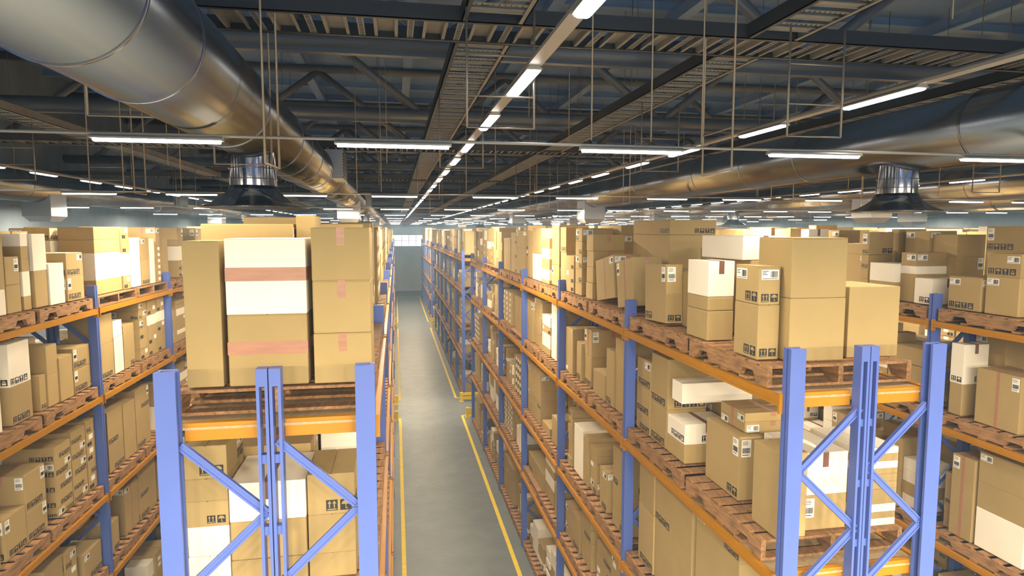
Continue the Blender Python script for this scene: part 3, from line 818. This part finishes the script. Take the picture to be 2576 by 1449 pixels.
# ---------------------------------------------------------------- what the picture shows: rank cartons and pallets by area in view
def rank():
    vs = []; fs = []; ids = []
    def addb(x0,x1,y0,y1,z0,z1,i):
        n = len(vs); vs.extend([(x0,y0,z0),(x1,y0,z0),(x1,y1,z0),(x0,y1,z0),(x0,y0,z1),(x1,y0,z1),(x1,y1,z1),(x0,y1,z1)])
        for q in ((0,3,2,1),(4,5,6,7),(0,1,5,4),(1,2,6,5),(2,3,7,6),(3,0,4,7)): fs.append(tuple(n+k for k in q)); ids.append(i)
    for i, c in enumerate(C): addb(*c[3:9], i)
    for i, p in enumerate(P): addb(p[5], p[5]+RW-.04, p[6], p[7], LEV[p[2]], deckz(p[2]), -1-i)
    t = BVHTree.FromPolygons(vs, fs); hits = {}
    o = Vector((0, 0, EYE))
    for yy in range(3, 1449, 7):
        for xx in range(3, 2576, 7):
            h = t.ray_cast(o, cray(xx, yy))
            if h[2] is not None: hits[ids[h[2]]] = hits.get(ids[h[2]], 0)+1
    return hits
HITS = rank()

# ---------------------------------------------------------------- pallets
def pallet_parts(w, ln):
    """stringers run along y, boards along x; returns [(name, MB)]"""
    out = []
    hh = .135; z0 = .022
    def stringer():
        b = MB(); a, c = -ln/2, ln/2
        n1, n2 = ln*.20, ln*.38
        prof = [(a, z0), (-n2-.0, z0), (-n2+.05, z0+.078), (-n1-.05, z0+.078), (-n1, z0), (n1, z0), (n1+.05, z0+.078), (n2-.05, z0+.078), (n2, z0), (c, z0), (c, z0+hh), (a, z0+hh)]
        n = len(b.v)
        # build as separate convex pieces so that the notches stay open
        def pc(y0_, y1_, zb0, zb1): b.hexa([(-.022,y0_,zb0),(.022,y0_,zb0),(.022,y1_,zb1),(-.022,y1_,zb1),(-.022,y0_,z0+hh),(.022,y0_,z0+hh),(.022,y1_,z0+hh),(-.022,y1_,z0+hh)])
        pts = prof[:10]
        for (ya_, za_), (yb_, zb_) in zip(pts[:-1], pts[1:]): pc(ya_, yb_, za_, zb_)
        return b
    sm = stringer()
    for x in (-w/2+.022, 0, w/2-.022): out.append(('stringer', sm, x))
    b = MB(); n = 8
    for i in range(n):
        y = -ln/2+(ln-.12)*i/(n-1); b.box(-w/2, w/2, y, y+.12, z0+hh, z0+hh+.022)
    out.append(('top_boards', b, 0))
    b = MB()
    for i in range(5):
        y = -ln/2+(ln-.11)*i/4; b.box(-w/2, w/2, y, y+.11, 0, z0)
    out.append(('bottom_boards', b, 0))
    return out
PN = pallet_parts(RW-.03, 1.60); PRt = pallet_parts(1.60, RW-.03); PS = pallet_parts(RW-.03, 1.42)
def rotp(parts):
    return parts
PMESH = {}
for key, parts in (('n', PN), ('r', PRt), ('s', PS)):
    L_ = []; cache = {}
    for nm, b, x in parts:
        if id(b) not in cache: cache[id(b)] = b.mesh(nm, M['wood'])
        L_.append((nm, cache[id(b)], x))
    PMESH[key] = L_
POSW = ['topmost']
SHELF = {1: 'top shelf', 2: 'second shelf', 3: 'third shelf', 4: 'fourth shelf', 5: 'floor level'}
RUNW = {0: '', 1: 'second run of ', 2: 'last run of '}
pr = sorted(range(len(P)), key=lambda i: -HITS.get(-1-i, 0))
stuff_v = MB(); nd = 0
for rk, i in enumerate(pr):
    nm, run, l, bay, s, x, ya, yb, rot = P[i]
    cx, cy = x+(RW-.04)/2, (ya+yb)/2; key = 'r' if rot else ('s' if yb-ya < 1.5 else 'n')
    h = HITS.get(-1-i, 0)
    if rk < 295 and h > 0:
        lab = '%s pallet, %s slot of %s bay, %s, %s%s' % ('sideways wooden' if rot else 'wooden', ('near', 'far')[s], ORD[bay], SHELF[l], RUNW[run], WORDS[nm])
        t = empty('wooden_pallet', lab, 'pallet', (cx, cy, LEV[l]+.008), 'wooden pallets on the racks')
        if rk < 130:
            for n_, me, px in PMESH[key]:
                o = link(n_, me, t)
                if key == 'r': o.rotation_euler = (0, 0, PI/2); o.location = (0, px, 0)
                else: o.location = (px, 0, 0)
        else:
            q = MB()
            for n_, b_, px in {'n': PN, 'r': PRt, 's': PS}[key]:
                n0 = len(q.v); q.v += [(v[0]+px, v[1], v[2]) for v in b_.v]; q.f += [tuple(n0+k for k in f) for f in b_.f]; q.m += b_.m; q.sm += b_.sm
            mk = 'joined_'+key
            if mk not in PMESH: PMESH[mk] = q.mesh('wooden_pallet', M['wood'])
            t.name = 'wooden_pallet'
            link('pallet_body', PMESH[mk], t, rot=(0, 0, PI/2 if key == 'r' else 0))
    else:
        w2 = (RW-.04)/2; l2 = (yb-ya)/2-.01; z = LEV[l]+.008
        stuff_v.box(cx-w2, cx+w2, cy-l2, cy+l2, z+.157, z+.179)
        for px in (-w2+.022, 0, w2-.022):
            for (a, c) in ((-1, -.72), (-.28, .28), (.72, 1)): stuff_v.box(cx+px-.022, cx+px+.022, cy+a*l2, cy+c*l2, z+.022, z+.157)
            stuff_v.box(cx+px-.022, cx+px+.022, cy-l2, cy+l2, z+.10, z+.157)
        stuff_v.box(cx-w2, cx+w2, cy-l2, cy+l2, z, z+.022)
tag(stuff_v.build('wooden_pallet', M['wood']), 'remaining wooden pallets deep in the racks and far down the hall', 'pallet', kind='stuff')

# ---------------------------------------------------------------- cartons
def chamfer_box(hx, hy, z0, z1, c):
    """box with chamfered edges, as 24 corners"""
    bm = bmesh.new(); bmesh.ops.create_cube(bm, size=1)
    for v in bm.verts: v.co = Vector((v.co.x*2*hx, v.co.y*2*hy, (z0+z1)/2+v.co.z*(z1-z0)))
    bmesh.ops.bevel(bm, geom=bm.edges[:], offset=c, segments=2, affect='EDGES', profile=.5)
    return bm
def carton_mesh(hx, hy, h, m, round_=.006):
    bm = chamfer_box(hx, hy, 0, h-.004, min(round_, h*.12))
    me = bpy.data.meshes.new('carton'); 
    # top flaps meet in a slit along the longer side
    lon = 'y' if hy >= hx else 'x'
    for s in (-1, 1):
        b2 = bmesh.ops.create_cube(bm, size=1)['verts']
        for v in b2:
            if lon == 'y': v.co = Vector((s*(hx/2+.0015)+v.co.x*(hx-.007), v.co.y*(2*hy-.006), h-.003+v.co.z*.005))
            else: v.co = Vector((v.co.x*(2*hx-.006), s*(hy/2+.0015)+v.co.y*(hy-.007), h-.003+v.co.z*.005))
    bm.to_mesh(me); bm.free(); me.materials.append(m)
    return me
def label_mesh():
    b = MB()                                     # lies in the XZ plane, faces -Y, one unit = label width .17
    w, h = .085, .045
    b.box(-w, w, -.0012, 0, -h, h)
    for k, (a, c) in enumerate(((-.9,-.2), (-.9,-.45), (-.9,-.3))): b.box(a*w, c*w, -.0022, -.0012, h*(.62-.32*k), h*(.74-.32*k), 1)
    x = .05
    rr = random.Random(2)
    while x < .86:
        d = rr.choice((.02, .035, .055)); b.box(x*w, (x+d)*w, -.0022, -.0012, -h*.55, h*.70, 1); x += d+rr.choice((.02, .04))
    b.box(-.9*w, .85*w, -.0022, -.0012, -h*.82, -h*.72, 1)
    return b.mesh('shipping_label', [M['paper'], M['ink']])
def label_tall():
    b = MB(); w, h = .05, .085
    b.box(-w, w, -.0012, 0, -h, h)
    for k in range(3): b.box(-.8*w, (.3+.2*(k % 2))*w, -.0022, -.0012, h*(.75-.17*k), h*(.80-.17*k), 1)
    rr = random.Random(3); x = -.8
    while x < .75:
        d = rr.choice((.04, .07, .1)); b.box(x*w, (x+d)*w, -.0022, -.0012, -h*.55, h*.05, 1); x += d+.05
    b.box(-.8*w, .5*w, -.0022, -.0012, -h*.80, -h*.72, 1)
    return b.mesh('shipping_label', [M['paper'], M['ink']])
def marks_mesh(n, light):
    b = MB(); s = .036
    for k in range(n):
        cx = (k-(n-1)/2)*.088
        def bx(a, c, d, e, mi): b.box(cx+a*s, cx+c*s, -.0010 if mi == 0 else -.0018, 0 if mi == 0 else -.0010, d*s, e*s, mi)
        bx(-1, 1, -1, 1, 0)
        g = k % 4
        if g == 0:      # this way up: two arrows over a bar
            bx(-.8, .8, -.85, -.65, 1)
            for q in (-.42, .42):
                bx(q-.1, q+.1, -.5, .35, 1)
                n0 = len(b.v); b.quad([(cx+(q-.34)*s, -.0018, .3*s), (cx+(q+.34)*s, -.0018, .3*s), (cx+q*s, -.0018, .85*s)], 1)
        elif g == 1:    # umbrella
            b.quad([(cx-.8*s,-.0018,.1*s),(cx+.8*s,-.0018,.1*s),(cx+.6*s,-.0018,.55*s),(cx+.2*s,-.0018,.8*s),(cx-.2*s,-.0018,.8*s),(cx-.6*s,-.0018,.55*s)], 1)
            bx(-.07, .07, -.75, .1, 1); bx(.07, .35, -.75, -.6, 1)
        elif g == 2:    # glass
            b.quad([(cx-.15*s,-.0018,-.1*s),(cx+.15*s,-.0018,-.1*s),(cx+.5*s,-.0018,.8*s),(cx-.5*s,-.0018,.8*s)], 1)
            bx(-.08, .08, -.6, -.1, 1); bx(-.4, .4, -.75, -.6, 1)
        else:           # stacked crate
            bx(-.6, .6, -.7, -.1, 1); bx(-.6, .6, .15, .3, 1); bx(-.35, .35, .45, .6, 1)
    return b.mesh('handling_marks', [M['ink'], light])
LAB = (label_mesh(), label_tall())
MK = {(n, c): marks_mesh(n, M[c]) for n in (2, 4) for c in ('kraft', 'white')}

cr = sorted(range(len(C)), key=lambda i: (-HITS.get(i, 0), i))
solo = [i for i in cr[:298] if HITS.get(i, 0) > 0]
soloset = set(solo)
# name each carton's stack and place in it
groups = {}
for i, c in enumerate(C):
    nm, run, l = c[:3]; x0 = {q[0]: q[2] for q in RACKS}[nm]; y0 = [q[3] for q in RACKS if q[0] == nm and q[1] == run][0]
    bay = max(0, min(5, int(((c[5]+c[6])/2-y0)/BAY)))
    t = ((c[3]+c[4])/2-x0)/RW; row = 0 if t < .40 else 1 if t < .60 else 2
    groups.setdefault((nm, run, l, bay, row), []).append(i)
NAMES = {}
for (nm, run, l, bay, row), ids in groups.items():
    stacks = []
    for i in sorted(ids, key=lambda q: (C[q][7], C[q][5])):
        yc = (C[i][5]+C[i][6])/2; xc = (C[i][3]+C[i][4])/2
        for s in stacks:
            j = s[-1]
            if abs((C[j][5]+C[j][6])/2-yc) < .16 and abs((C[j][3]+C[j][4])/2-xc) < .3 and C[i][7] >= C[j][8]-.03: s.append(i); break
        else: stacks.append([i])
    stacks.sort(key=lambda s: (C[s[0]][5], C[s[0]][3]))
    for k, s in enumerate(stacks):
        for q, i in enumerate(s):
            if len(s) == 1: pos = 'alone as'
            elif q == 0: pos = 'bottom of'
            elif q == len(s)-1: pos = 'top of'
            else: pos = ORD[q]+' up in'
            NAMES[i] = (pos, ORD[k] if k < 29 else 'last', ('left', 'middle', 'right')[row], ORD[bay], SHELF[l], RUNW[run]+WORDS[nm])
def sidedir(nm): return -1 if nm in 'BDEFG' else 1            # which face looks at the aisle in view
seen = {}
rc = random.Random(8)
for i in solo:
    nm, run, l, x0, x1, y0, y1, z0, z1, code, tilt = C[i]
    hx, hy, h = (x1-x0)/2, (y1-y0)/2, z1-z0
    white = code in 'wWHT'
    mt = M['white'] if white else M['kraft']; tp = M['tapew'] if white else M['tape']
    pos, st, row, bay, sh, rk = NAMES[i]
    tone = ('white' if white else 'brown')
    extra = {'m': 'marked ', 'W': 'marked ', 'l': 'labelled ', 's': 'labelled ', 't': 'taped ', 'T': 'taped ', 'x': 'taped ', 'q': 'taped ', 'h': 'taped ', 'H': 'taped '}.get(code, '')
    lab = '%s%s carton, %s %s %s stack, %s bay, %s, %s' % (extra, tone, pos, st, row, bay, sh, rk)
    if lab in seen: lab = 'small '+lab
    seen[lab] = 1
    o = link('carton', carton_mesh(hx, hy, h, mt, .012 if code == 'h' or rc.random() < .2 else .005))
    o.location = ((x0+x1)/2, (y0+y1)/2, z0)
    tag(o, lab, 'carton', 'cartons stacked on the rack pallets')
    if tilt:
        o.rotation_euler = (-tilt, 0, 0); o.location.z += math.sin(tilt)*hy*.98
        o.location.y -= math.sin(tilt)*h*.35
    sd = sidedir(nm)
    if nm == 'A' and x1 < -.9: sd = 1
    er = (0, 0, PI/2*sd)                                       # turns a -Y facing mesh to +X (sd=1) or -X (sd=-1)
    ex = sd*hx
    big = HITS.get(i, 0) > 12
    def on_side(me, u, z, sc=1.): link(me.name.split('.')[0], me, o, (ex+sd*.0005, u, z), er, sc)
    def on_front(me, u, z, sc=1.): link(me.name.split('.')[0], me, o, (u, -hy-.0005, z), (0, 0, 0), sc)
    if code in 'lsx' and big or (code in 'b' and rc.random() < .25 and min(hy, h) > .15):
        me = LAB[0] if h < .3 or rc.random() < .5 else LAB[1]; lh = .045 if me is LAB[0] else .085; lw = .085 if me is LAB[0] else .05
        sc = min(1., h*.7/(2*lh), hy*1.6/(2*lw))
        if sc > .3:
            side_u = -sd*1.0
            on_side(me, (hy-lw*sc-.02)*rc.choice((1, 1, -1)), h-lh*sc-.03, sc)
        sc = min(1., h*.7/(2*lh), hx*1.6/(2*lw))
        if sc > .3 and rc.random() < .75 and nm != 'A': on_front(me, (hx-lw*sc-.02)*rc.choice((1, -1)), h-lh*sc-.03, sc)
    if code in 'lmsW' and big:
        n_ = 4 if min(hy, hx) > .20 else 2; me = MK[n_, 'white' if white else 'kraft']; mw = .088*n_/2
        sc = min(1.15, hy*1.7/(2*mw), h*.3/.072)
        if sc > .35: on_side(me, (hy-mw*sc-.015)*rc.choice((1, -1)), .042*sc+.02, sc)
        sc = min(1.15, hx*1.7/(2*mw), h*.3/.072)
        if sc > .35 and rc.random() < .6: on_front(me, (hx-mw*sc-.015), .042*sc+.02, sc)
    if code in 'txsqWT' and big:
        b = MB(); w = .028 if hx > .12 else .018
        b.box(-w, w, -hy-.0012, hy+.0012, h-.0005, h+.0008); dn = min(.13, h*.45)
        b.box(-w, w, -hy-.0014, -hy, h-dn, h+.0008); b.box(-w, w, hy, hy+.0014, h-dn, h+.0008)
        if code == 'x': b.box(-hx-.0014, hx+.0014, -w*.8, w*.8, h-.0005, h+.0012); b.box(sd*hx-.0014, sd*hx+.0014, -w*.8, w*.8, 0, h)
        b.build('tape', tp, o)
    if code in 'hH':
        b = MB(); b.box(-hx-.0014, hx+.0014, -hy-.0014, hy+.0014, h*.44, h*.62); b.build('tape', M['tape'], o)
# the rest of the cartons, beyond the three hundred largest in view: one object
b = MB(); far = random.Random(3)
for i in range(len(C)):
    if i in soloset: continue
    nm, run, l, x0, x1, y0, y1, z0, z1, code, tilt = C[i]
    mi = 1 if code in 'wWTH' else 0
    b.box(x0, x1, y0, y1, z0, z1, mi)
    sd = sidedir(nm); xx = x0 if sd < 0 else x1; w, h = y1-y0, z1-z0
    if code in 'lsx' and w > .2 and h > .12:
        a = y1-.17 if w > .3 else y1-w*.7; b.box(min(xx, xx+sd*.002), max(xx, xx+sd*.002), a, a+min(.13, w*.5), z1-.025-min(.08, h*.5), z1-.025, 2)
    if code in 'lmsW' and w > .2 and h > .15:
        for q in range(2): b.box(min(xx, xx+sd*.002), max(xx, xx+sd*.002), y0+.03+.08*q, y0+.095+.08*q, z0+.02, z0+.085, 3)
    if code in 'tx' and h > .12: b.box((x0+x1)/2-.025, (x0+x1)/2+.025, y0-.002, y1+.002, z1-min(.12, h*.5), z1+.001, 4)
tag(b.build('carton', [M['kraft'], M['white'], M['paper'], M['ink'], M['tape']]), 'remaining brown and white cartons deep in the racks and far down the hall', 'carton', kind='stuff')

# ---------------------------------------------------------------- world and view
w = bpy.data.worlds.new('world'); SC.world = w; w.use_nodes = True
bg = w.node_tree.nodes['Background']; bg.inputs[0].default_value = (.24, .40, .85, 1); bg.inputs[1].default_value = 1.45
SC.view_settings.view_transform = 'Standard'; SC.view_settings.look = 'None'; SC.view_settings.gamma = 1
SC.view_settings.exposure = 0.0
